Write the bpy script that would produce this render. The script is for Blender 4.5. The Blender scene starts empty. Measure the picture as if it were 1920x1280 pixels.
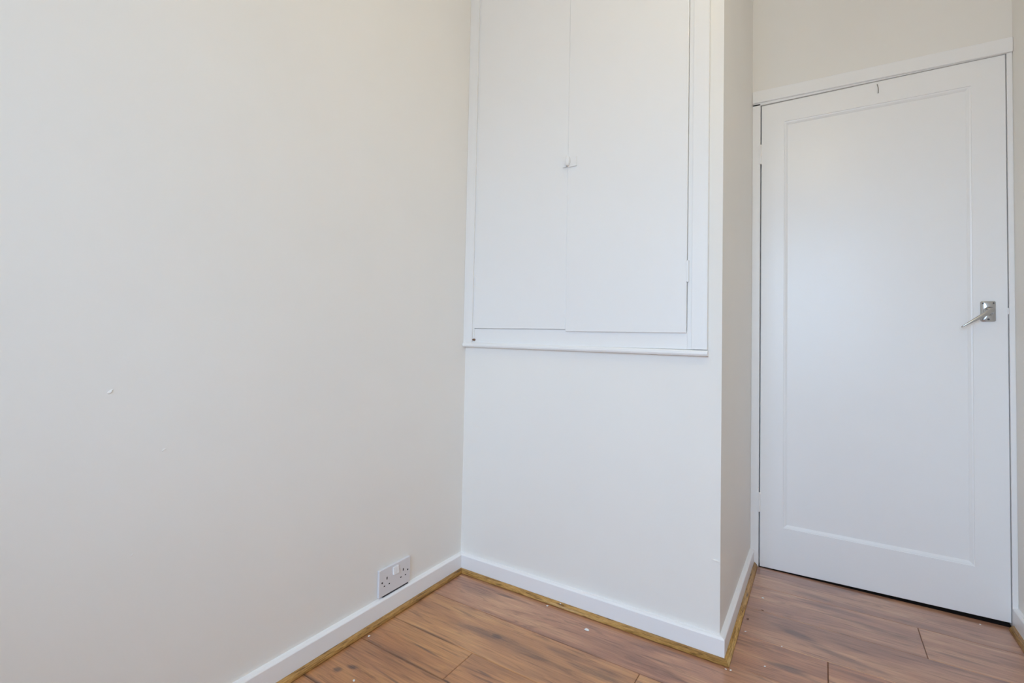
import bpy, bmesh, math, random
from mathutils import Vector, Matrix, noise as mnoise

S = bpy.context.scene
COL = S.collection
random.seed(7)

# ------------------------------------------------------------------ camera
cam_d = bpy.data.cameras.new('camera')
cam = bpy.data.objects.new('camera', cam_d)
COL.objects.link(cam)
r_ = Vector((0.83920747, 0.54340882, 0.02092063))
u_ = Vector((-7.3017833e-04, -3.73443628e-02, 9.99302189e-01))
f_ = Vector((-0.54381089, 0.83863714, 0.03094288))
C_ = Vector((1.24143999, -1.62906377, 0.95410878))
M = Matrix(((r_.x, u_.x, -f_.x, C_.x), (r_.y, u_.y, -f_.y, C_.y), (r_.z, u_.z, -f_.z, C_.z), (0, 0, 0, 1)))
cam.matrix_world = M
cam_d.sensor_width = 36
cam_d.sensor_fit = 'HORIZONTAL'
cam_d.lens = 920.0167 * 36 / 1920
cam_d.shift_x = (960 - 943.9018) / 1920
cam_d.shift_y = (602.8282 - 640) / 1920
cam_d.clip_start = 0.02
S.camera = cam

# ------------------------------------------------------------------ world: overcast daylight outside
W_ = bpy.data.worlds.new('world')
S.world = W_
W_.use_nodes = True
nt = W_.node_tree
nt.nodes.clear()
out = nt.nodes.new('ShaderNodeOutputWorld')
bg = nt.nodes.new('ShaderNodeBackground')
tc = nt.nodes.new('ShaderNodeTexCoord')
sep = nt.nodes.new('ShaderNodeSeparateXYZ')
mr = nt.nodes.new('ShaderNodeMapRange')
mr.inputs['From Min'].default_value = -0.05
mr.inputs['From Max'].default_value = 0.12
mx = nt.nodes.new('ShaderNodeMix')
mx.data_type = 'RGBA'
mx.inputs['A'].default_value = (0.16, 0.218, 0.30, 1)    # ground and houses opposite
mx.inputs['B'].default_value = (0.508, 0.722, 1.0, 1)     # overcast sky
nt.links.new(tc.outputs['Generated'], sep.inputs[0])
nt.links.new(sep.outputs['Z'], mr.inputs['Value'])
nt.links.new(mr.outputs[0], mx.inputs['Factor'])
nt.links.new(mx.outputs['Result'], bg.inputs['Color'])
bg.inputs['Strength'].default_value = 14.4
nt.links.new(bg.outputs[0], out.inputs[0])

# room dimensions (metres)
WX = 0.9854      # right face of the cupboard breast
DY = 0.7532      # door wall
RX = 1.8040      # right wall
YB = -3.10       # wall behind the camera
ZC = 2.58        # ceiling
WIN = (0.52, 1.72, 0.80, 2.25)   # window opening in the rear wall

# daylight portal in the window opening (guides sampling of the sky, gives no light of its own)
pd = bpy.data.lights.new('window_portal', 'AREA')
pd.shape = 'RECTANGLE'
pd.size = WIN[1] - WIN[0]
pd.size_y = WIN[3] - WIN[2]
pd.cycles.is_portal = True
po = bpy.data.objects.new('window_portal', pd)
po.location = ((WIN[0] + WIN[1]) / 2, YB - 0.16, (WIN[2] + WIN[3]) / 2)
po.rotation_euler = (math.radians(90), 0, 0)
COL.objects.link(po)
# pendant bulb near the ceiling behind the camera
ld = bpy.data.lights.new('ceiling_bulb_light', 'POINT')
ld.energy = 7.0
ld.color = (1.0, 0.85, 0.53)
ld.shadow_soft_size = 0.022
lo = bpy.data.objects.new('ceiling_bulb_light', ld)
lo.location = (1.20, -0.95, 2.252)
COL.objects.link(lo)

S.view_settings.view_transform = 'Standard'
S.view_settings.look = 'None'
S.view_settings.gamma = 1
S.view_settings.exposure = 0.0
S.view_settings.use_curve_mapping = False
S.render.engine = 'CYCLES'
S.cycles.max_bounces = 20
S.cycles.diffuse_bounces = 16

# ------------------------------------------------------------------ materials
def new_mat(name):
    m = bpy.data.materials.new(name)
    m.use_nodes = True
    n = m.node_tree
    b = n.nodes['Principled BSDF']
    return m, n, b

def N(n, t, **kw):
    x = n.nodes.new(t)
    for k, v in kw.items():
        if k in x.inputs.keys() if isinstance(k, str) else False:
            x.inputs[k].default_value = v
        else:
            setattr(x, k, v)
    return x

def paint(name, col, rough, bump=0.05, scale=140, wave=0.0, seam=None, coat=0.0, mott=0.02):
    m, n, b = new_mat(name)
    L = n.links.new
    geo = N(n, 'ShaderNodeNewGeometry')
    n1 = N(n, 'ShaderNodeTexNoise', Scale=scale, Detail=3.0)
    n2 = N(n, 'ShaderNodeTexNoise', Scale=3.0, Detail=2.0)
    L(geo.outputs['Position'], n1.inputs['Vector'])
    L(geo.outputs['Position'], n2.inputs['Vector'])
    # faint mottling of the paint film
    mix = N(n, 'ShaderNodeMix', data_type='RGBA')
    mix.inputs['A'].default_value = (*[c * (1 - mott) for c in col], 1)
    mix.inputs['B'].default_value = (*[min(1, c * (1 + mott)) for c in col], 1)
    L(n2.outputs['Fac'], mix.inputs['Factor'])
    L(mix.outputs['Result'], b.inputs['Base Color'])
    b.inputs['Roughness'].default_value = rough
    if coat:
        b.inputs['Coat Weight'].default_value = coat
        b.inputs['Coat Roughness'].default_value = 0.25
    bp = N(n, 'ShaderNodeBump', Strength=bump, Distance=0.002)
    L(n1.outputs['Fac'], bp.inputs['Height'])
    last = bp
    if wave:
        b2 = N(n, 'ShaderNodeBump', Strength=wave, Distance=0.03)
        L(n2.outputs['Fac'], b2.inputs['Height'])
        L(last.outputs[0], b2.inputs['Normal'])
        last = b2
    if seam:
        # lining-paper seams: narrow ridges at given y positions on the wall
        sp = N(n, 'ShaderNodeSeparateXYZ')
        L(geo.outputs['Position'], sp.inputs[0])
        acc = None
        for y in seam:
            a = N(n, 'ShaderNodeMath', operation='SUBTRACT')
            L(sp.outputs['Y'], a.inputs[0]); a.inputs[1].default_value = y
            c = N(n, 'ShaderNodeMath', operation='ABSOLUTE')
            L(a.outputs[0], c.inputs[0])
            d = N(n, 'ShaderNodeMath', operation='LESS_THAN')
            L(c.outputs[0], d.inputs[0]); d.inputs[1].default_value = 0.0015
            if acc is None:
                acc = d
            else:
                e = N(n, 'ShaderNodeMath', operation='MAXIMUM')
                L(acc.outputs[0], e.inputs[0]); L(d.outputs[0], e.inputs[1]); acc = e
        b3 = N(n, 'ShaderNodeBump', Strength=0.12, Distance=0.0006)
        L(acc.outputs[0], b3.inputs['Height'])
        L(last.outputs[0], b3.inputs['Normal'])
        last = b3
    L(last.outputs[0], b.inputs['Normal'])
    return m

def plain(name, col, rough=0.5, metal=0.0):
    m, n, b = new_mat(name)
    nz = N(n, 'ShaderNodeTexNoise', Scale=60.0, Detail=2.0)
    mix = N(n, 'ShaderNodeMix', data_type='RGBA')
    mix.inputs['A'].default_value = (*[c * 0.93 for c in col], 1)
    mix.inputs['B'].default_value = (*col, 1)
    n.links.new(nz.outputs['Fac'], mix.inputs['Factor'])
    n.links.new(mix.outputs['Result'], b.inputs['Base Color'])
    b.inputs['Roughness'].default_value = rough
    b.inputs['Metallic'].default_value = metal
    return m

CREAM = (0.862, 0.845, 0.808)
m_wall_left = paint('matt_cream_emulsion_lined', CREAM, 0.75, 0.04, 160, 0.05, seam=(-1.079, -0.545, -0.02))
m_wall = paint('matt_cream_emulsion', CREAM, 0.75, 0.05, 160, 0.05)
m_ceil = paint('white_ceiling_emulsion', (0.90, 0.90, 0.89), 0.85, 0.05, 120)
m_gloss = paint('white_satin_woodwork', (0.90, 0.90, 0.90), 0.32, 0.05, 90, 0.035, mott=0.008)
m_cup = paint('white_cupboard_eggshell', (0.865, 0.862, 0.852), 0.36, 0.05, 90, 0.035, mott=0.008)
m_skirt = paint('white_skirting_satin', (0.91, 0.91, 0.92), 0.38, 0.04, 120, mott=0.012)
m_plastic = plain('white_moulded_plastic', (0.80, 0.80, 0.83), 0.3)
m_rocker = plain('white_rocker_plastic', (0.93, 0.93, 0.94), 0.25)
m_black = plain('dark_slot', (0.012, 0.012, 0.014), 0.7)
m_box = plain('dark_metal_back_box', (0.05, 0.05, 0.06), 0.5, 0.3)
m_chrome = plain('satin_aluminium', (0.58, 0.575, 0.565), 0.20, 1.0)
m_screw = plain('dark_screw_metal', (0.10, 0.095, 0.09), 0.4, 1.0)
m_rust = plain('rusty_brown_nail', (0.20, 0.10, 0.05), 0.7)
m_flake = plain('white_plaster_flake', (0.86, 0.86, 0.85), 0.8)
m_crumb = plain('brown_wood_crumb', (0.16, 0.09, 0.06), 0.8)
m_hall = plain('dark_hall_paint', (0.10, 0.09, 0.08), 0.8)
m_sub = plain('dark_underlay', (0.05, 0.03, 0.02), 0.9)
m_wire = plain('grey_wire', (0.30, 0.29, 0.27), 0.45, 0.8)

def oak_bead():
    m, n, b = new_mat('golden_oak_beading')
    L = n.links.new
    tc = N(n, 'ShaderNodeTexCoord')
    mp = N(n, 'ShaderNodeMapping')
    mp.inputs['Scale'].default_value = (7, 90, 90)
    mp.inputs['Rotation'].default_value = (0, 0.06, 0.10)
    L(tc.outputs['Object'], mp.inputs['Vector'])
    n1 = N(n, 'ShaderNodeTexNoise', Scale=2.2, Detail=5.0, Roughness=0.65, Distortion=0.6)
    L(mp.outputs[0], n1.inputs['Vector'])
    n2 = N(n, 'ShaderNodeTexNoise', Scale=9.0, Detail=3.0)
    L(mp.outputs[0], n2.inputs['Vector'])
    cr = N(n, 'ShaderNodeValToRGB')
    e = cr.color_ramp.elements
    e[0].position = 0.34; e[0].color = (0.165, 0.075, 0.018, 1)
    e[1].position = 0.68; e[1].color = (0.72, 0.44, 0.155, 1)
    x = cr.color_ramp.elements.new(0.47); x.color = (0.56, 0.31, 0.085, 1)
    L(n1.outputs['Fac'], cr.inputs[0])
    mx = N(n, 'ShaderNodeMix', data_type='RGBA', blend_type='MULTIPLY')
    mx.inputs['Factor'].default_value = 0.5
    c2 = N(n, 'ShaderNodeValToRGB')
    c2.color_ramp.elements[0].position = 0.35; c2.color_ramp.elements[0].color = (0.42, 0.37, 0.32, 1)
    c2.color_ramp.elements[1].position = 0.6
    L(n2.outputs['Fac'], c2.inputs[0])
    L(cr.outputs[0], mx.inputs['A']); L(c2.outputs[0], mx.inputs['B'])
    L(mx.outputs['Result'], b.inputs['Base Color'])
    b.inputs['Roughness'].default_value = 0.42
    bp = N(n, 'ShaderNodeBump', Strength=0.15, Distance=0.0006)
    L(n2.outputs['Fac'], bp.inputs['Height']); L(bp.outputs[0], b.inputs['Normal'])
    return m
m_bead = oak_bead()

# knots and dark figure printed on the laminate: x, y, half length, half width, rotation, strength
KNOTS = [(0.255, -0.072, 0.05, 0.0065, 0.05, 0.75), (0.17, -0.10, 0.10, 0.03, 0.06, 0.40),
         (0.372, -0.292, 0.030, 0.013, 0.0, 1.0), (0.33, -0.300, 0.13, 0.022, 0.10, 0.55),
         (0.48, -0.30, 0.11, 0.016, -0.05, 0.35),
         (0.088, -0.680, 0.016, 0.013, 0.0, 0.95), (0.116, -0.647, 0.020, 0.010, 0.3, 0.9),
         (1.175, 0.280, 0.085, 0.020, -0.28, 0.75), (1.30, 0.225, 0.12, 0.014, -0.20, 0.50),
         (1.16, 0.068, 0.060, 0.017, -0.05, 0.80), (1.26, 0.04, 0.07, 0.012, -0.25, 0.5),
         (1.60, 0.425, 0.085, 0.010, -0.06, 0.45), (1.66, 0.36, 0.12, 0.007, 0.0, 0.4),
         (0.71, -0.27, 0.10, 0.028, 0.1, 0.55), (0.60, -0.25, 0.08, 0.012, 0.0, 0.35),
         (0.372, -0.540, 0.018, 0.005, 0.0, 1.0), (0.45, -0.548, 0.08, 0.006, -0.05, 0.6),
         (0.20, -0.5405, 0.19, 0.0055, 0.0, 0.7), (0.13, -0.54, 0.12, 0.010, 0.02, 0.35),
         (0.20, -0.4005, 0.10, 0.0055, 0.0, 0.85), (0.08, -0.744, 0.09, 0.006, 0.02, 0.85),
         (0.23, -0.470, 0.075, 0.0045, -0.07, 0.7), (0.30, -0.438, 0.06, 0.0035, -0.03, 0.5), (0.44, -0.455, 0.03, 0.004, -0.05, 0.7), (0.50, -0.475, 0.05, 0.004, -0.05, 0.6), (0.25, -0.62, 0.10, 0.004, -0.08, 0.6), (0.16, -0.455, 0.07, 0.006, -0.08, 0.35),
         (1.42, 0.465, 0.10, 0.020, -0.1, 0.35), (1.22, 0.60, 0.10, 0.018, -0.05, 0.4),
         (0.86, -0.11, 0.09, 0.006, 0.06, 0.45), (0.76, -0.075, 0.035, 0.008, 0.0, 0.25)]

def laminate():
    m, n, b = new_mat('brown_oak_laminate')
    L = n.links.new
    geo = N(n, 'ShaderNodeNewGeometry')
    oi = N(n, 'ShaderNodeObjectInfo')
    off = N(n, 'ShaderNodeVectorMath', operation='SCALE')
    off.inputs[0].default_value = (37.0, 19.0, 53.0)
    L(oi.outputs['Random'], off.inputs['Scale'])
    add = N(n, 'ShaderNodeVectorMath', operation='ADD')
    L(geo.outputs['Position'], add.inputs[0]); L(off.outputs[0], add.inputs[1])
    def grain(scale, sc, det, dist, rough=0.6):
        mp = N(n, 'ShaderNodeMapping')
        mp.inputs['Scale'].default_value = scale
        L(add.outputs[0], mp.inputs['Vector'])
        t = N(n, 'ShaderNodeTexNoise', Scale=sc, Detail=det, Roughness=rough, Distortion=dist)
        L(mp.outputs[0], t.inputs['Vector'])
        return t
    broad = grain((1.1, 6, 1), 1.6, 3.0, 1.2)
    mid = grain((2.4, 20, 1), 1.5, 6.0, 2.2)
    fine = grain((5, 150, 1), 1.6, 3.0, 0.2)
    cr = N(n, 'ShaderNodeValToRGB')
    e = cr.color_ramp.elements
    e[0].position = 0.28; e[0].color = (0.235, 0.118, 0.072, 1)
    e[1].position = 0.72; e[1].color = (0.510, 0.305, 0.165, 1)
    q = e.new(0.50); q.color = (0.390, 0.205, 0.115, 1)
    L(broad.outputs['Fac'], cr.inputs[0])
    c2 = N(n, 'ShaderNodeValToRGB')
    c2.color_ramp.elements[0].position = 0.33; c2.color_ramp.elements[0].color = (0.42, 0.36, 0.33, 1)
    c2.color_ramp.elements[1].position = 0.47; c2.color_ramp.elements[1].color = (1.04, 1.02, 1.0, 1)
    L(mid.outputs['Fac'], c2.inputs[0])
    m1 = N(n, 'ShaderNodeMix', data_type='RGBA', blend_type='MULTIPLY')
    m1.inputs['Factor'].default_value = 0.60
    L(cr.outputs[0], m1.inputs['A']); L(c2.outputs[0], m1.inputs['B'])
    c3 = N(n, 'ShaderNodeValToRGB')
    c3.color_ramp.elements[0].position = 0.30; c3.color_ramp.elements[0].color = (0.66, 0.62, 0.60, 1)
    c3.color_ramp.elements[1].position = 0.62; c3.color_ramp.elements[1].color = (1.12, 1.10, 1.06, 1)
    L(fine.outputs['Fac'], c3.inputs[0])
    m2 = N(n, 'ShaderNodeMix', data_type='RGBA', blend_type='MULTIPLY')
    m2.inputs['Factor'].default_value = 0.6
    L(m1.outputs['Result'], m2.inputs['A']); L(c3.outputs[0], m2.inputs['B'])
    # tone differs a little from board to board
    mrb = N(n, 'ShaderNodeMapRange')
    mrb.inputs['To Min'].default_value = 1.04; mrb.inputs['To Max'].default_value = 1.20
    L(oi.outputs['Random'], mrb.inputs['Value'])
    hsv = N(n, 'ShaderNodeHueSaturation')
    L(mrb.outputs[0], hsv.inputs['Value'])
    L(m2.outputs['Result'], hsv.inputs['Color'])
    drift = grain((0.9, 4.5, 1), 1.3, 2.0, 0.5)
    dm = N(n, 'ShaderNodeMapRange', interpolation_type='SMOOTHSTEP')
    dm.inputs['From Min'].default_value = 0.42; dm.inputs['From Max'].default_value = 0.68
    dm.inputs['To Max'].default_value = 0.75
    L(drift.outputs['Fac'], dm.inputs['Value'])
    tn = N(n, 'ShaderNodeMix', data_type='RGBA', blend_type='MULTIPLY')
    dx = N(n, 'ShaderNodeMix', data_type='RGBA', blend_type='MULTIPLY')
    dx.inputs['B'].default_value = (0.78, 0.74, 0.84, 1)
    L(dm.outputs[0], dx.inputs['Factor']); L(hsv.outputs[0], tn.inputs['A'])
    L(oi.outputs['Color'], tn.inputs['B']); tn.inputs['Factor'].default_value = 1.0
    L(tn.outputs['Result'], dx.inputs['A'])
    # printed knots
    nd = N(n, 'ShaderNodeTexNoise', Scale=14.0, Detail=3.0)
    mpn = N(n, 'ShaderNodeMapping'); mpn.inputs['Scale'].default_value = (1.0, 3.0, 1)
    L(geo.outputs['Position'], mpn.inputs['Vector']); L(mpn.outputs[0], nd.inputs['Vector'])
    nsub = N(n, 'ShaderNodeMath', operation='SUBTRACT'); L(nd.outputs['Fac'], nsub.inputs[0]); nsub.inputs[1].default_value = 0.5
    acc = None
    for (kx, ky, rx, ry, rot, st) in KNOTS:
        sb = N(n, 'ShaderNodeVectorMath', operation='SUBTRACT')
        L(geo.outputs['Position'], sb.inputs[0]); sb.inputs[1].default_value = (kx, ky, 0)
        mp = N(n, 'ShaderNodeMapping', vector_type='TEXTURE')
        mp.inputs['Rotation'].default_value = (0, 0, rot)
        mp.inputs['Scale'].default_value = (rx, ry, 1)
        L(sb.outputs[0], mp.inputs['Vector'])
        ln = N(n, 'ShaderNodeVectorMath', operation='LENGTH'); L(mp.outputs[0], ln.inputs[0])
        ad = N(n, 'ShaderNodeMath', operation='MULTIPLY_ADD')
        L(nsub.outputs[0], ad.inputs[0]); ad.inputs[1].default_value = 1.5 if ry > .009 else 0.6; L(ln.outputs['Value'], ad.inputs[2])
        mr = N(n, 'ShaderNodeMapRange', interpolation_type='SMOOTHSTEP')
        mr.inputs['From Min'].default_value = 0.30; mr.inputs['From Max'].default_value = 1.25
        mr.inputs['To Min'].default_value = st; mr.inputs['To Max'].default_value = 0.0
        L(ad.outputs[0], mr.inputs['Value'])
        if acc is None: acc = mr
        else:
            mxm = N(n, 'ShaderNodeMath', operation='MAXIMUM')
            L(acc.outputs[0], mxm.inputs[0]); L(mr.outputs[0], mxm.inputs[1]); acc = mxm
    kf = N(n, 'ShaderNodeMath', operation='MULTIPLY')
    L(acc.outputs[0], kf.inputs[0])
    gm = N(n, 'ShaderNodeMapRange'); gm.inputs['From Min'].default_value = 0.25; gm.inputs['From Max'].default_value = 0.75
    gm.inputs['To Min'].default_value = 1.0; gm.inputs['To Max'].default_value = 0.62
    L(fine.outputs['Fac'], gm.inputs['Value']); L(gm.outputs[0], kf.inputs[1])
    mk = N(n, 'ShaderNodeMix', data_type='RGBA')
    mk.inputs['B'].default_value = (0.075, 0.040, 0.034, 1)
    L(kf.outputs[0], mk.inputs['Factor']); L(dx.outputs['Result'], mk.inputs['A'])
    L(mk.outputs['Result'], b.inputs['Base Color'])
    b.inputs['Roughness'].default_value = 0.30
    b.inputs['Specular IOR Level'].default_value = 0.6
    b.inputs['Coat Weight'].default_value = 0.7
    b.inputs['Coat Roughness'].default_value = 0.22
    bp = N(n, 'ShaderNodeBump', Strength=0.10, Distance=0.0008)
    L(fine.outputs['Fac'], bp.inputs['Height']); L(bp.outputs[0], b.inputs['Normal'])
    return m
m_floor = laminate()

def glass_mat():
    m, n, b = new_mat('window_glass')
    n.nodes.remove(b)
    o = n.nodes['Material Output']
    t = N(n, 'ShaderNodeBsdfTransparent'); g = N(n, 'ShaderNodeBsdfGlossy')
    g.inputs['Roughness'].default_value = 0.02
    fr = N(n, 'ShaderNodeFresnel'); fr.inputs['IOR'].default_value = 1.45
    mx = N(n, 'ShaderNodeMixShader')
    n.links.new(fr.outputs[0], mx.inputs[0]); n.links.new(t.outputs[0], mx.inputs[1]); n.links.new(g.outputs[0], mx.inputs[2])
    n.links.new(mx.outputs[0], o.inputs['Surface'])
    return m
m_glass = glass_mat()

# ------------------------------------------------------------------ mesh helpers
def link(name, bm, mat, parent=None, loc=(0, 0, 0), smooth=False, recalc=True):
    if recalc:
        bmesh.ops.recalc_face_normals(bm, faces=bm.faces)
    me = bpy.data.meshes.new(name)
    bm.to_mesh(me); bm.free()
    if smooth:
        for p in me.polygons: p.use_smooth = True
    me.materials.append(mat)
    o = bpy.data.objects.new(name, me)
    COL.objects.link(o)
    o.location = loc
    if parent is not None: o.parent = parent
    return o

def box_bm(x0, x1, y0, y1, z0, z1, bev=0.0, seg=2, bm=None):
    new = bm is None
    if new: bm = bmesh.new()
    vs = [bm.verts.new((x, y, z)) for z in (z0, z1) for (x, y) in ((x0, y0), (x1, y0), (x1, y1), (x0, y1))]
    fs = [bm.faces.new([vs[i] for i in q]) for q in ((3, 2, 1, 0), (4, 5, 6, 7), (0, 1, 5, 4), (1, 2, 6, 5), (2, 3, 7, 6), (3, 0, 4, 7))]
    if bev:
        es = list({e for f in fs for e in f.edges})
        bmesh.ops.bevel(bm, geom=es, offset=bev, segments=seg, affect='EDGES', profile=0.5)
    return bm

def prism_bm(poly, z0, z1):
    bm = bmesh.new()
    a = [bm.verts.new((x, y, z0)) for x, y in poly]
    b = [bm.verts.new((x, y, z1)) for x, y in poly]
    bm.faces.new(a[::-1]); bm.faces.new(b)
    k = len(poly)
    for i in range(k):
        j = (i + 1) % k
        bm.faces.new((a[i], a[j], b[j], b[i]))
    return bm

def sweep_bm(prof, path_a, path_b, axis_in, cut_a=0.0, cut_b=0.0):
    """profile (d, z) extruded from path_a to path_b; axis_in = unit vector into the room; cut_* = mitre shift per unit d along the run."""
    A, B, I = Vector(path_a), Vector(path_b), Vector(axis_in)
    t = (B - A).normalized()
    bm = bmesh.new()
    ra = [bm.verts.new(A + I * d + t * (d * cut_a) + Vector((0, 0, z))) for d, z in prof]
    rb = [bm.verts.new(B + I * d + t * (d * cut_b) + Vector((0, 0, z))) for d, z in prof]
    k = len(prof)
    for i in range(k):
        j = (i + 1) % k
        bm.faces.new((ra[i], ra[j], rb[j], rb[i]))
    bm.faces.new(ra[::-1]); bm.faces.new(rb)
    return bm

def rings_bm(rings, cap=True):
    """loft between rings of equal vertex count"""
    bm = bmesh.new()
    R = [[bm.verts.new(p) for p in r] for r in rings]
    k = len(R[0])
    for a, b in zip(R, R[1:]):
        for i in range(k):
            j = (i + 1) % k
            bm.faces.new((a[i], a[j], b[j], b[i]))
    if cap:
        bm.faces.new(R[0][::-1]); bm.faces.new(R[-1])
    return bm

def cyl_bm(p0, p1, r0, r1=None, k=16):
    r1 = r0 if r1 is None else r1
    p0, p1 = Vector(p0), Vector(p1)
    t = (p1 - p0).normalized()
    a = t.orthogonal().normalized(); b = t.cross(a)
    ring = lambda p, r: [p + a * (r * math.cos(2 * math.pi * i / k)) + b * (r * math.sin(2 * math.pi * i / k)) for i in range(k)]
    return rings_bm([ring(p0, r0), ring(p1, r1)])

def thing(name, label, cat, loc=(0, 0, 0), group=None):
    o = bpy.data.objects.new(name, None)
    o.empty_display_size = 0.05
    COL.objects.link(o)
    o.location = loc
    o['label'] = label; o['category'] = cat
    if group: o['group'] = group
    return o

def struct(o, label=None):
    o['kind'] = 'structure'
    if label: o['label'] = label
    return o

def shift(bm, v):
    bmesh.ops.translate(bm, verts=bm.verts, vec=v); return bm

# ------------------------------------------------------------------ the shell
T = 0.12
struct(link('ceiling', box_bm(-T, RX + T, YB - T, DY + T, ZC, ZC + 0.1), m_ceil), 'white painted ceiling of the box room')
wall_left = struct(link('wall_left', prism_bm([(0, YB), (0, 0), (-T, 0.1), (-T, YB)], 0, ZC), m_wall_left), 'long plain cream wall on the left')
wall_front = struct(link('wall_front', prism_bm([(0, 0), (WX, 0), (WX - .1, .1), (-T, .1)], 0, ZC), m_wall), 'cream wall below and around the white built-in cupboard')
wall_return = struct(link('wall_return', prism_bm([(WX, 0), (WX, DY), (WX - .1, DY), (WX - .1, .1)], 0, ZC), m_wall), 'narrow shaded cream side of the cupboard breast')
# door wall: reveal on the left, lintel above, short stub on the right
DL, DR = 1.0195, 1.7855       # opening between the linings
bm = bmesh.new()
yb = DY + 0.10
front = [(WX, 0), (WX, ZC), (RX, ZC), (RX, 0), (DR + .012, 0), (DR + .012, 2.012), (DL - .012, 2.012), (DL - .012, 0)]
a = [bm.verts.new((x, DY, z)) for x, z in front]
b = [bm.verts.new((x, yb, z)) for x, z in front]
bm.faces.new(a); bm.faces.new(b[::-1])
for i in range(8):
    j = (i + 1) % 8
    bm.faces.new((a[i], b[i], b[j], a[j]))
wall_end = struct(link('wall_end', bm, m_wall), 'cream wall above the white panelled door')
wall_right = struct(link('wall_right', box_bm(RX, RX + T, YB - T, DY + T, 0, ZC), m_wall), 'cream wall at the right edge')
# rear wall with its window opening
bm = bmesh.new()
x0, x1, z0, z1 = WIN
X = [-T, x0, x1, RX]; Z = [0, z0, z1, ZC]
for yy in (YB, YB - T):
    vs = [[bm.verts.new((x, yy, z)) for z in Z] for x in X]
    for i in range(3):
        for j in range(3):
            if i == 1 and j == 1: continue
            q = (vs[i][j], vs[i + 1][j], vs[i + 1][j + 1], vs[i][j + 1])
            bm.faces.new(q if yy == YB else q[::-1])
    if yy == YB: vf = vs
    else:
        for (p, q) in (((1, 1), (2, 1)), ((2, 1), (2, 2)), ((2, 2), (1, 2)), ((1, 2), (1, 1))):
            bm.faces.new((vf[p[0]][p[1]], vf[q[0]][q[1]], vs[q[0]][q[1]], vs[p[0]][p[1]]))
        for (p, q) in (((0, 0), (3, 0)), ((3, 0), (3, 3)), ((3, 3), (0, 3)), ((0, 3), (0, 0))):
            pass
struct(link('wall_rear', bm, m_wall), 'cream window wall behind the camera')
# window in the rear wall
win = struct(thing('window_1', 'white casement window in the rear wall', 'window'))
del win['category']
yw0, yw1 = YB - 0.10, YB - 0.05
for (nm, bx) in (('frame_stile', (x0, x0 + .05, z0 + .05, z1 - .05)), ('frame_stile', (x1 - .05, x1, z0 + .05, z1 - .05)),
                 ('frame_rail', (x0, x1, z0, z0 + .05)), ('frame_rail', (x0, x1, z1 - .05, z1)),
                 ('mullion', ((x0 + x1) / 2 - .02, (x0 + x1) / 2 + .02, z0 + .05, z1 - .05))):
    link(nm, box_bm(bx[0], bx[1], yw0, yw1, bx[2], bx[3], 0.003, 1), m_gloss, win)
xm = (x0 + x1) / 2
for (pa, pb) in ((x0 + .05, xm - .02), (xm + .02, x1 - .05)):
    link('pane', box_bm(pa, pb, YB - .077, YB - .073, z0 + .05, z1 - .05), m_glass, win)
link('sill', box_bm(x0 - .03, x1 + .03, YB - .05, YB + .05, z0 - .022, z0, 0.004, 2), m_gloss, win)
# unlit landing beyond the door
bm = bmesh.new()
hx0, hx1, hy0, hy1 = WX - .1, RX + T, yb, yb + 1.0
P = [(hx0, hy0), (hx0, hy1), (hx1, hy1), (hx1, hy0)]
lo_ = [bm.verts.new((x, y, -0.012)) for x, y in P]; hi_ = [bm.verts.new((x, y, ZC)) for x, y in P]
for i in range(3):
    bm.faces.new((lo_[i], lo_[i + 1], hi_[i + 1], hi_[i]))
bm.faces.new(lo_); bm.faces.new(hi_)
struct(link('wall_landing', bm, m_hall), 'unlit landing behind the door')

# ------------------------------------------------------------------ floor and its boards
floor = struct(link('floor', box_bm(-T, RX + T, YB - T, DY + T, -0.10, -0.010), m_sub), 'brown oak laminate floor')
TONE = {4: (1.08, 1.00, 1.0), 5: (1.20, 1.10, 0.78), 6: (1.24, 1.08, 0.70), 7: (1.20, 1.05, 0.70), 8: (1.2, 1.05, 0.72), 3: (1.12, 1.0, 0.95), 2: (1.04, 1.02, 1.08), 1: (1.04, 1.02, 1.10), 0: (1.03, 1.01, 1.08)}  # board tones; lilac of the passage rows is part print, part painted-in reflection
rows = [0.7550, 0.565, 0.370, 0.1755, -0.0125, -0.203, -0.4015, -0.541, -0.745, -0.940, -1.135, -1.330, -1.525, -1.720, -1.915, -2.110, -2.305, -2.500, -2.695, -2.890, YB]
ends = {0: [], 1: [1.516], 2: [], 3: [1.2585], 4: [], 5: [0.8055], 6: [0.3590], 7: [1.31], 8: [0.85], 9: [0.4]}
L0 = 1.29
for i, (ya, yb_) in enumerate(zip(rows, rows[1:])):
    xs0 = WX if ya > 0.0 and yb_ >= -0.0130 and i < 4 else 0.0
    cut = sorted(ends.get(i, [(0.35 + 0.43 * i) % L0]))
    if i >= 4 and cut and cut[0] > 1.4: cut = [cut[0] - L0] + cut
    edges = [xs0] + [c for c in cut if xs0 + .05 < c < RX - .05] + [RX]
    for xa, xb in zip(edges, edges[1:]):
        gx = 0.0006
        bmx = box_bm(0, xb - xa - 2 * gx, 0, ya - yb_ - 0.0010, -0.009, 0)
        top = [e for e in bmx.edges if all(abs(v.co.z) < 1e-6 for v in e.verts)]
        bmesh.ops.bevel(bmx, geom=top, offset=0.0016, segments=1, affect='EDGES')
        pk = link('plank', bmx, m_floor, floor, (xa + gx, yb_ + 0.0004, 0))
        pk.color = (*TONE.get(i, (1.1, 1.0, 0.86)), 1)

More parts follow.
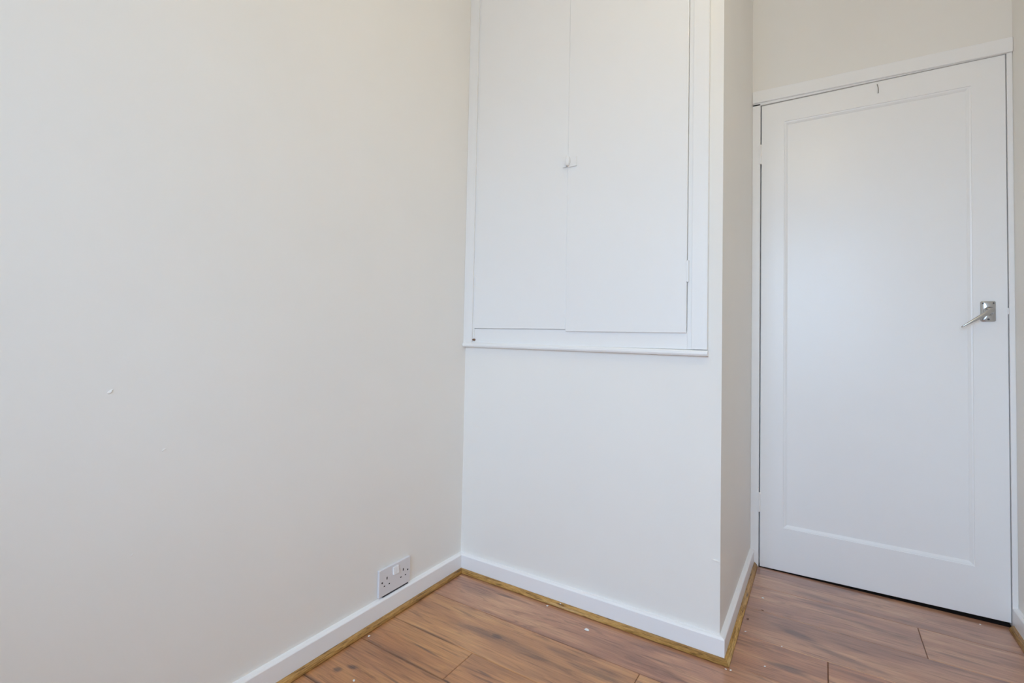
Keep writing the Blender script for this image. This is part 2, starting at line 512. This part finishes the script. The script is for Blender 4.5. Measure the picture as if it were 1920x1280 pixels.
# ------------------------------------------------------------------ skirting boards
TS, HS = 0.0155, 0.067
sk = [(0, 0), (TS, 0), (TS, HS - 0.002), (TS - 0.0014, HS), (TS - 0.006, HS + 0.0030), (0.0, HS + 0.0045)]
def skirt(name, a, b, inn, ca, cb, label):
    return struct(link(name, sweep_bm(sk, a, b, inn, ca, cb), m_skirt), label)
skirt('baseboard_left', (0, YB, 0), (0, 0, 0), (1, 0, 0), 0, -1, 'low white skirting board along the left wall')
skirt('baseboard_front', (0, 0, 0), (WX, 0, 0), (0, -1, 0), 1, 1, 'low white skirting board below the cupboard')
skirt('baseboard_return', (WX, 0, 0), (WX, DY - .002, 0), (1, 0, 0), -1, 0, 'short white skirting board beside the door')
skirt('baseboard_right', (RX, DY - .002, 0), (RX, YB, 0), (-1, 0, 0), 0, 0, 'white skirting board at the right edge')
skirt('baseboard_rear', (0, YB, 0), (RX, YB, 0), (0, 1, 0), 1, -1, 'white skirting board under the window')

# quarter-round oak beading at the foot of the skirting
Q = 0.0145
qp = [(0, 0.0)] + [(Q * math.sin(math.radians(t)), Q * math.cos(math.radians(t))) for t in range(0, 91, 10)]
def bead(name, a, b, inn, ca, cb, label):
    A, B = Vector(a), Vector(b)
    t = (B - A).normalized()
    prof = qp
    bmx = sweep_bm(prof, (0, 0, 0), B - A, inn, ca, cb)
    # express in a frame whose x runs along the bead, so the grain follows the length
    rot = Matrix((t, Vector((0, 0, 1)).cross(t), Vector((0, 0, 1)))).transposed()
    bmesh.ops.transform(bmx, matrix=rot.to_4x4().inverted(), verts=bmx.verts)
    o = link(name, bmx, m_bead, None, (A.x, A.y, 0.0011))
    o.rotation_euler = rot.to_euler()
    for p in o.data.polygons: p.use_smooth = len(p.vertices) == 4
    return struct(o, label)
bead('trim_1', (TS, YB + TS, 0), (TS, -TS, 0), (1, 0, 0), 1, -1, 'golden oak quarter-round beading along the left wall')
bead('trim_2', (TS, -TS, 0), (WX + TS, -TS, 0), (0, -1, 0), 1, 1, 'golden oak quarter-round beading below the cupboard')
bead('trim_3', (WX + TS, -TS, 0), (WX + TS, DY - .003, 0), (1, 0, 0), -1, -0.6, 'short oak beading leading to the door hinge side')
bead('trim_4', (RX - TS, DY - .018, 0), (RX - TS, YB + TS, 0), (-1, 0, 0), 0.6, -1, 'oak beading at the right edge beside the door')

# ------------------------------------------------------------------ door frame and door
frame = struct(thing('trim_5', 'white painted door frame', 'frame')); del frame['category']
yf = DY - 0.004
link('jamb', box_bm(0.9866, 1.0172, yf, DY + .095, 0, 1.998, 0.0015, 2), m_gloss, frame)
link('jamb', box_bm(1.7885, 1.8025, yf, DY + .095, 0, 1.998, 0.0015, 2), m_gloss, frame)
bmx = box_bm(0.9862, 1.8035, DY - 0.013, DY + .001, 2.0005, 2.0525, 0.003, 3)
for v in bmx.verts:                                  # hung out of level, lower towards the right
    v.co.z -= 0.0115 * (v.co.x - 0.9862) / 0.8173
link('head_architrave', bmx, m_gloss, frame)
link('head_lining', box_bm(0.9866, 1.8025, yf, DY + .095, 1.990, 2.006, 0.001, 1), m_gloss, frame)
link('door_stop', box_bm(1.0172, 1.7885, DY + .042, DY + .060, 1.965, 1.990), m_gloss, frame)
link('door_stop', box_bm(1.0172, 1.030, DY + .042, DY + .060, 0, 1.965), m_gloss, frame)
link('door_stop', box_bm(1.776, 1.7885, DY + .042, DY + .060, 0, 1.965), m_gloss, frame)

door = struct(thing('door_1', 'white painted single-panel door with a lever handle', 'door', (1.0215, DY, 0))); del door['category']
ox = 1.0215
# leaf: outer edge, opening of the recessed panel with a moulded bevel; bottom edge cut out of level
x0, x1 = 0.0, 1.7862 - ox
zt0, zt1 = 1.9868, 1.9888
zb0, zb1 = 0.0030, 0.0150
px0, px1, pz0, pz1 = 1.1075 - ox, 1.6965 - ox, 0.1815, 1.9000
bv, dp = 0.0135, 0.0078
bm = bmesh.new()
def rect(y, a, b_, c, d): return [bm.verts.new(p) for p in ((a, y, c[0]), (b_, y, c[1]), (b_, y, d[1]), (a, y, d[0]))]
e = 0.0015
R0 = rect(0.040, x0, x1, (zb0, zb1), (zt0, zt1))
R1 = rect(e, x0, x1, (zb0, zb1), (zt0, zt1))
R2 = rect(0.0, x0 + e, x1 - e, (zb0 + e, zb1 + e), (zt0 - e, zt1 - e))
R3 = rect(0.0, px0, px1, (pz0, pz0), (pz1, pz1))
R4 = rect(0.0022, px0 + .0012, px1 - .0012, (pz0 + .0012,) * 2, (pz1 - .0012,) * 2)
R5 = rect(0.0030, px0 + .0055, px1 - .0055, (pz0 + .0055,) * 2, (pz1 - .0055,) * 2)
R6 = rect(dp - .001, px0 + bv, px1 - bv, (pz0 + bv,) * 2, (pz1 - bv,) * 2)
R7 = rect(0.034, px0 + bv, px1 - bv, (pz0 + bv,) * 2, (pz1 - bv,) * 2)
RR = [R0, R1, R2, R3, R4, R5, R6, R7]
for A, B in zip(RR, RR[1:] + [R0]):
    for i in range(4):
        j = (i + 1) % 4
        bm.faces.new((A[i], A[j], B[j], B[i]))
link('door_leaf', bm, m_gloss, door)
link('door_panel', box_bm(px0 + bv - .002, px1 - bv + .002, dp, 0.030, pz0 + bv - .002, pz1 - bv + .002), m_gloss, door)
# hinges on the left edge
for (za, zb) in ((1.729, 1.814), (0.233, 0.314)):
    h = link('hinge', cyl_bm((1.0192 - ox, -0.0045, za), (1.0192 - ox, -0.0045, zb), 0.0042, k=12), m_gloss, door, smooth=False)
    link('hinge_plate', box_bm(1.0110 - ox, 1.0192 - ox, -0.0060, -0.0035, za + .002, zb - .002, 0.0006, 1), m_gloss, h)
    link('hinge_plate', box_bm(1.0192 - ox, 1.0235 - ox, -0.0045, 0.0005, za + .002, zb - .002, 0.0006, 1), m_gloss, h)
# lever handle: pillow-faced back plate, three screws, round boss and a tapering drooping lever
hx, hz = 1.7352, 1.0797
hw, hh = 0.0200, 0.0360
rings = []
def rr(w, h, y, rad=0.005, k=4):
    pts = []
    for (sx, sz, a0) in ((1, 1, 0), (-1, 1, 90), (-1, -1, 180), (1, -1, 270)):
        for i in range(k + 1):
            t = math.radians(a0 + 90 * i / k)
            pts.append((hx - ox + sx * (w - rad) + rad * math.cos(t), y, hz + sz * (h - rad) + rad * math.sin(t)))
    return pts
def bulge(pts):
    return [(x, y - (0.0042 * max(0.0, 1 - ((x - hx + ox) / hw) ** 2) if y < -0.001 else 0.0), z) for x, y, z in pts]
bmx = rings_bm([bulge(rr(a_, b_, c_)) for a_, b_, c_ in ((hw, hh, 0.0), (hw, hh, -0.0014), (hw - .0012, hh - .0012, -0.0026), (hw - .003, hh - .003, -0.0030), (hw - .009, hh - .012, -0.0032), (hw - .014, hh - .026, -0.0032))])
hp = link('handle', bmx, m_chrome, door, smooth=True)
for (sx, sz) in ((1.7222, 1.1080), (1.7480, 1.1082), (1.7350, 1.0515)):
    link('screw', cyl_bm((sx - ox, -0.0035, sz), (sx - ox, -0.0058 if abs(sx - hx) > .005 else -0.0080, sz), 0.0033, 0.0031, 12), m_screw, hp)
# boss
ctr = Vector((1.7368 - ox, 0, 1.0803))
def ring(c, r, n_=20): return [(c.x + r * math.cos(2 * math.pi * i / n_), c.y, c.z + r * math.sin(2 * math.pi * i / n_)) for i in range(n_)]
bmx = rings_bm([ring(ctr + Vector((0, y, 0)), r) for y, r in ((-.005, .0158), (-.0085, .0155), (-.0105, .0128), (-.013, .0118), (-.030, .0100), (-.036, .0088), (-.0385, .0055))])
link('boss', bmx, m_chrome, hp, smooth=True)
tip = Vector((1.6570 - ox, -0.046, 1.0225)); root = Vector((1.7400 - ox, -0.033, 1.0828))
d = tip - root
up = Vector((0, -1, 0)); sd = d.normalized().cross(up).normalized(); up = sd.cross(d.normalized())
secs = []
for t, w, th in ((0.0, .0050, .0040), (0.03, .0080, .0060), (0.15, .0086, .0064), (0.35, .0070, .0056), (0.6, .0055, .0046), (0.85, .0036, .0032), (0.96, .0026, .0024), (1.0, .0012, .0012)):
    c = root + d * t + up * (0.004 * math.sin(t * math.pi))
    secs.append([tuple(c + sd * (w * math.cos(2 * math.pi * i / 14)) + up * (th * math.sin(2 * math.pi * i / 14))) for i in range(14)])
link('lever', rings_bm(secs), m_chrome, hp, smooth=True)
link('latch_bolt', box_bm(1.7815 - ox, 1.7888 - ox, 0.002, 0.016, 1.069, 1.0915, 0.001, 1), m_gloss, door)
# bent wire near the head of the door
pts = [(1.4250, 0.001, 1.9775), (1.4262, -0.006, 1.9690), (1.4275, -0.008, 1.9590), (1.4282, -0.006, 1.9490), (1.4278, -0.003, 1.9400)]
secs = [[(p[0] - ox + .0013 * math.cos(2 * math.pi * i / 8), p[1] + .0013 * math.sin(2 * math.pi * i / 8), p[2]) for i in range(8)] for p in pts]
link('wire_hook', rings_bm(secs), m_wire, door, smooth=True)

# ------------------------------------------------------------------ built-in cupboard
CT = 2.47
cup = thing('cupboard', 'white painted built-in wall cupboard with two flush doors above a bare wall', 'cupboard', (0.47, 0, 0.907))
cl = Vector((-0.47, 0, -0.907))
def cp(name, bmx, mat=m_cup, parent=cup, **k): return link(name, shift(bmx, cl), mat, parent, **k)
cp('architrave', box_bm(0.0005, 0.0440, -0.0180, -0.0005, 0.9272, CT, 0.0015, 2))
cp('architrave', box_bm(0.8990, 0.9460, -0.0180, -0.0005, 0.9272, CT, 0.0015, 2))
cp('architrave', box_bm(0.0442, 0.8988, -0.0180, -0.0005, CT - .05, CT, 0.0015, 2))
cp('frame_stile', box_bm(0.0442, 0.0520, -0.0110, -0.0005, 0.9272, CT - .05))
cp('frame_stile', box_bm(0.8850, 0.8988, -0.0115, -0.0005, 0.9272, CT - .05, 0.001, 1))
cp('frame_rail', box_bm(0.0522, 0.8848, -0.0100, -0.0005, 0.9272, 0.9850))
# rounded sill moulding, slightly out of level
pr = [(0, 0), (0.014, 0.0005), (0.0195, 0.003), (0.0215, 0.008), (0.0205, 0.014), (0.0165, 0.0182), (0.010, 0.0198), (0, 0.0198)]
bmx = sweep_bm(pr, (0.0004, -0.0004, 0.9092), (0.9475, -0.0004, 0.9062), (0, -1, 0))
cp('sill', bmx)
# doors; the right-hand one laps lower and slightly prouder
d1 = cp('door', box_bm(0.0530, 0.4621, -0.0150, -0.0005, 0.9862, CT - .054, 0.0022, 2))
d2 = cp('door', box_bm(0.4626, 0.8838, -0.0172, -0.0005, 0.9782, CT - .054, 0.0022, 2))
# painted hinges
def chinge(x, za, zb, par, rad):
    h = cp('hinge', cyl_bm((x, -0.0172, za), (x, -0.0172, zb), rad, k=10), parent=par)
    cp('hinge_plate', box_bm(x - .006, x, -0.0190, -0.0150, za + .001, zb - .001, .0006, 1), parent=h) if par is d2 else None
    return h
h = cp('hinge', cyl_bm((0.8866, -0.0165, 1.140), (0.8866, -0.0165, 1.208), 0.0040, k=10), parent=d2)
cp('hinge_plate', box_bm(0.8800, 0.8866, -0.0195, -0.0160, 1.142, 1.206, .0006, 1), parent=h)
h = cp('hinge', cyl_bm((0.0540, -0.0150, 1.161), (0.0540, -0.0150, 1.203), 0.0028, k=10), parent=d1)
# painted-over turn catch across the meeting edge
lt = cp('latch_plate', box_bm(0.4655, 0.4990, -0.0225, -0.0160, 1.5770, 1.6130, 0.0012, 2), parent=d2)
cp('keeper', box_bm(0.4430, 0.4575, -0.0205, -0.0140, 1.5790, 1.6180, 0.001, 1), parent=d1)
cc = Vector((0.4670, 0, 1.5985))
def oval(y, a, b_, k=20): return [(cc.x + a * math.cos(2 * math.pi * i / k), y, cc.z + b_ * math.sin(2 * math.pi * i / k)) for i in range(k)]
cp('turn_button', rings_bm([oval(-.0195, .0080, .0170), oval(-.0290, .0098, .0195), oval(-.0335, .0088, .0180), oval(-.0355, .0055, .0130)]), parent=lt, smooth=True)
nl = cp('nail_head', cyl_bm((0.0530, -0.0100, 0.9400), (0.0530, -0.0205, 0.9400), 0.0048, 0.0040, 12), m_rust)
nl['label'] = 'rusty brown nail head'

# ------------------------------------------------------------------ double wall socket
sy, sz0, sz1 = -0.3815, 0.0775, 0.1665
soc = thing('wall_socket', 'white double wall socket low on the left wall above the skirting', 'socket', (0, sy, sz0))
sl = Vector((0, -sy, -sz0))
def sp(name, bmx, mat, parent=soc, **k): return link(name, shift(bmx, sl), mat, parent, **k)
plate = sp('faceplate', box_bm(0.0008, 0.0105, sy - .0735, sy + .0735, sz0, sz1, 0.0018, 3), m_plastic)
H = sz1 - sz0
def sz(fr): return sz1 - fr * H
for yy in (sy - .0065, sy + .0065):
    bmx = box_bm(0.0100, 0.0165, yy - .0060, yy + .0060, sz(.38), sz(.10), 0.0010, 2)
    for v in bmx.verts:
        if v.co.x > .012: v.co.x += (sz(.30) - v.co.z) / H * 0.012
    sp('rocker_switch', bmx, m_rocker, plate)
for s in (-1, 1):
    cy = sy + s * 0.0385
    sp('earth_slot', box_bm(0.0100, 0.01075, cy - .0022, cy + .0022, sz(.44), sz(.345)), m_black, plate)
    for q in (-1, 1):
        sp('pin_slot', box_bm(0.0100, 0.01075, cy + q * .0111 - .0030, cy + q * .0111 + .0030, sz(.665), sz(.625)), m_black, plate)
    ys = sy + s * 0.0603
    sp('fixing_screw', cyl_bm((0.0095, ys, sz(.485)), (0.0109, ys, sz(.485)), 0.0030, k=12), m_box, plate)
sp('back_box', box_bm(0.0008, 0.0070, sy - .052, sy + .068, 0.0712, sz0 - .0002), m_box)

# ------------------------------------------------------------------ chips and dents in the plaster
def blob(name, c, ax, r, h, parent, mat, seed, stretch=1.0, rot=0.0):
    """small ragged raised flake on a wall; ax = outward axis"""
    rnd = random.Random(seed)
    n_ = Vector(ax); t = n_.orthogonal().normalized(); 
    if abs(n_.z) < .5: t = n_.cross(Vector((0, 0, 1))).normalized()
    b_ = n_.cross(t)
    k = 9
    base, mid = [], []
    for i in range(k):
        a = 2 * math.pi * i / k
        rr_ = r * (0.65 + 0.6 * rnd.random())
        x, y = rr_ * math.cos(a) * stretch, rr_ * math.sin(a)
        x, y = x * math.cos(rot) - y * math.sin(rot), x * math.sin(rot) + y * math.cos(rot)
        base.append(Vector(c) + t * x + b_ * y)
        mid.append(Vector(c) + t * x * .7 + b_ * y * .7 + n_ * h * (0.3 + rnd.random()))
    bmx = rings_bm([base, mid])
    return link(name, bmx, mat, parent)
blob('plaster_chip', (0.0002, -1.2126, 0.8221), (1, 0, 0), 0.0030, 0.0016, wall_left, m_wall_left, 3, 2.2, 0.7)
blob('plaster_chip', (0.0002, -1.1078, 0.6843), (1, 0, 0), 0.0022, 0.0010, wall_left, m_wall_left, 5, 2.0, 0.4)
blob('plaster_chip', (0.0002, -1.16, 0.47), (1, 0, 0), 0.0018, 0.0008, wall_left, m_wall_left, 6, 2.0, 0.5)
blob('plaster_chip', (0.972, -0.0002, 0.2885), (0, -1, 0), 0.0030, 0.0035, wall_front, m_wall, 8, 4.0, -0.22)

# ------------------------------------------------------------------ paint flakes and crumbs lying on the boards
def flake(x, y, r, h, label, seed, mat=m_flake, stretch=1.3, name='paint_flake', z=0.0):
    rnd = random.Random(seed)
    k = 8
    rot = rnd.random() * 6.28
    lo2, m2, hi2 = [], [], []
    for i in range(k):
        a = 2 * math.pi * i / k
        q = r * (0.55 + 0.75 * rnd.random())
        px, py = q * math.cos(a) * stretch, q * math.sin(a)
        px, py = px * math.cos(rot) - py * math.sin(rot), px * math.sin(rot) + py * math.cos(rot)
        lo2.append((px * .8, py * .8, 0.0))
        m2.append((px, py, h * (0.3 + .3 * rnd.random())))
        hi2.append((px * .55, py * .55, h * (0.7 + .5 * rnd.random())))
    o = link(name, rings_bm([lo2, m2, hi2]), mat, None, (x, y, z + 0.0002))
    o['label'] = label; o['category'] = 'crumb' if name == 'wood_crumb' else 'paint flake'
    o['group'] = 'loose flakes and crumbs on the floorboards'
    return o
flake(0.597, -0.095, 0.0062, 0.0045, 'biggest white paint flake on the boards below the cupboard wall', 2, stretch=1.2)
flake(0.4232, -0.0405, 0.0040, 0.0020, 'small white flake touching the oak beading below the cupboard', 4)
flake(1.0583, 0.4717, 0.0045, 0.0020, 'pale flake on the boards near the door hinge side', 9)
flake(1.0085, -0.0400, 0.0028, 0.0016, 'left white crumb at the outer corner of the oak beading', 12)
flake(1.0205, -0.0375, 0.0030, 0.0018, 'right white crumb at the outer corner of the oak beading', 13)
flake(1.0320, 0.2000, 0.0028, 0.0012, 'tiny white fleck beside the short oak beading', 15)
flake(1.1380, 0.1775, 0.0025, 0.0016, 'tiny white fleck on the joint beside the upper dark wood figure', 16)
flake(1.1023, 0.0403, 0.0024, 0.0014, 'tiny white fleck on the lower dark wood figure', 18)
flake(0.0420, -0.5230, 0.0040, 0.0025, 'grey white flake against the beading along the left wall', 21)
flake(0.1631, -0.6830, 0.0034, 0.0015, 'white fleck beside the wood knots at the bottom of the picture', 22)
flake(1.7000, 0.7150, 0.0026, 0.0018, 'tiny pale crumb on the floor just in front of the door gap', 24)
flake(1.0667, 0.3772, 0.0030, 0.0016, 'small dark wood crumb on the board joint near the short beading', 25, m_crumb, name='wood_crumb')
flake(1.0290, 0.2850, 0.0028, 0.0022, 'dark wood crumb against the short oak beading', 27, m_crumb, name='wood_crumb')

flake(0.4668, -0.0245, 0.0016, 0.0020, 'thin white sliver lying on top of the oak beading', 31, stretch=2.6, z=0.0135)
# ------------------------------------------------------------------ pendant lamp at the ceiling (behind and above the camera)
pl = thing('pendant_lamp', 'bare bulb on a white flex hanging from the ceiling', 'lamp', (1.20, -0.95, ZC))
link('ceiling_rose', rings_bm([[(r * math.cos(a * .3927), r * math.sin(a * .3927), z) for a in range(16)] for r, z in ((.04, 0), (.04, -.012), (.022, -.028), (.006, -.034))]), m_plastic, pl)
link('flex', cyl_bm((0, 0, -.034), (0, 0, -.22), .003, k=8), m_plastic, pl)
link('bulb_holder', cyl_bm((0, 0, -.22), (0, 0, -.26), .018, .015, 16), m_plastic, pl)
link('bulb', rings_bm([[(r * math.cos(a * .3927), r * math.sin(a * .3927), z) for a in range(16)] for r, z in ((.012, -.26), (.016, -.285), (.028, -.31), (.031, -.33), (.026, -.352), (.010, -.363))]), m_glass, pl, smooth=True)
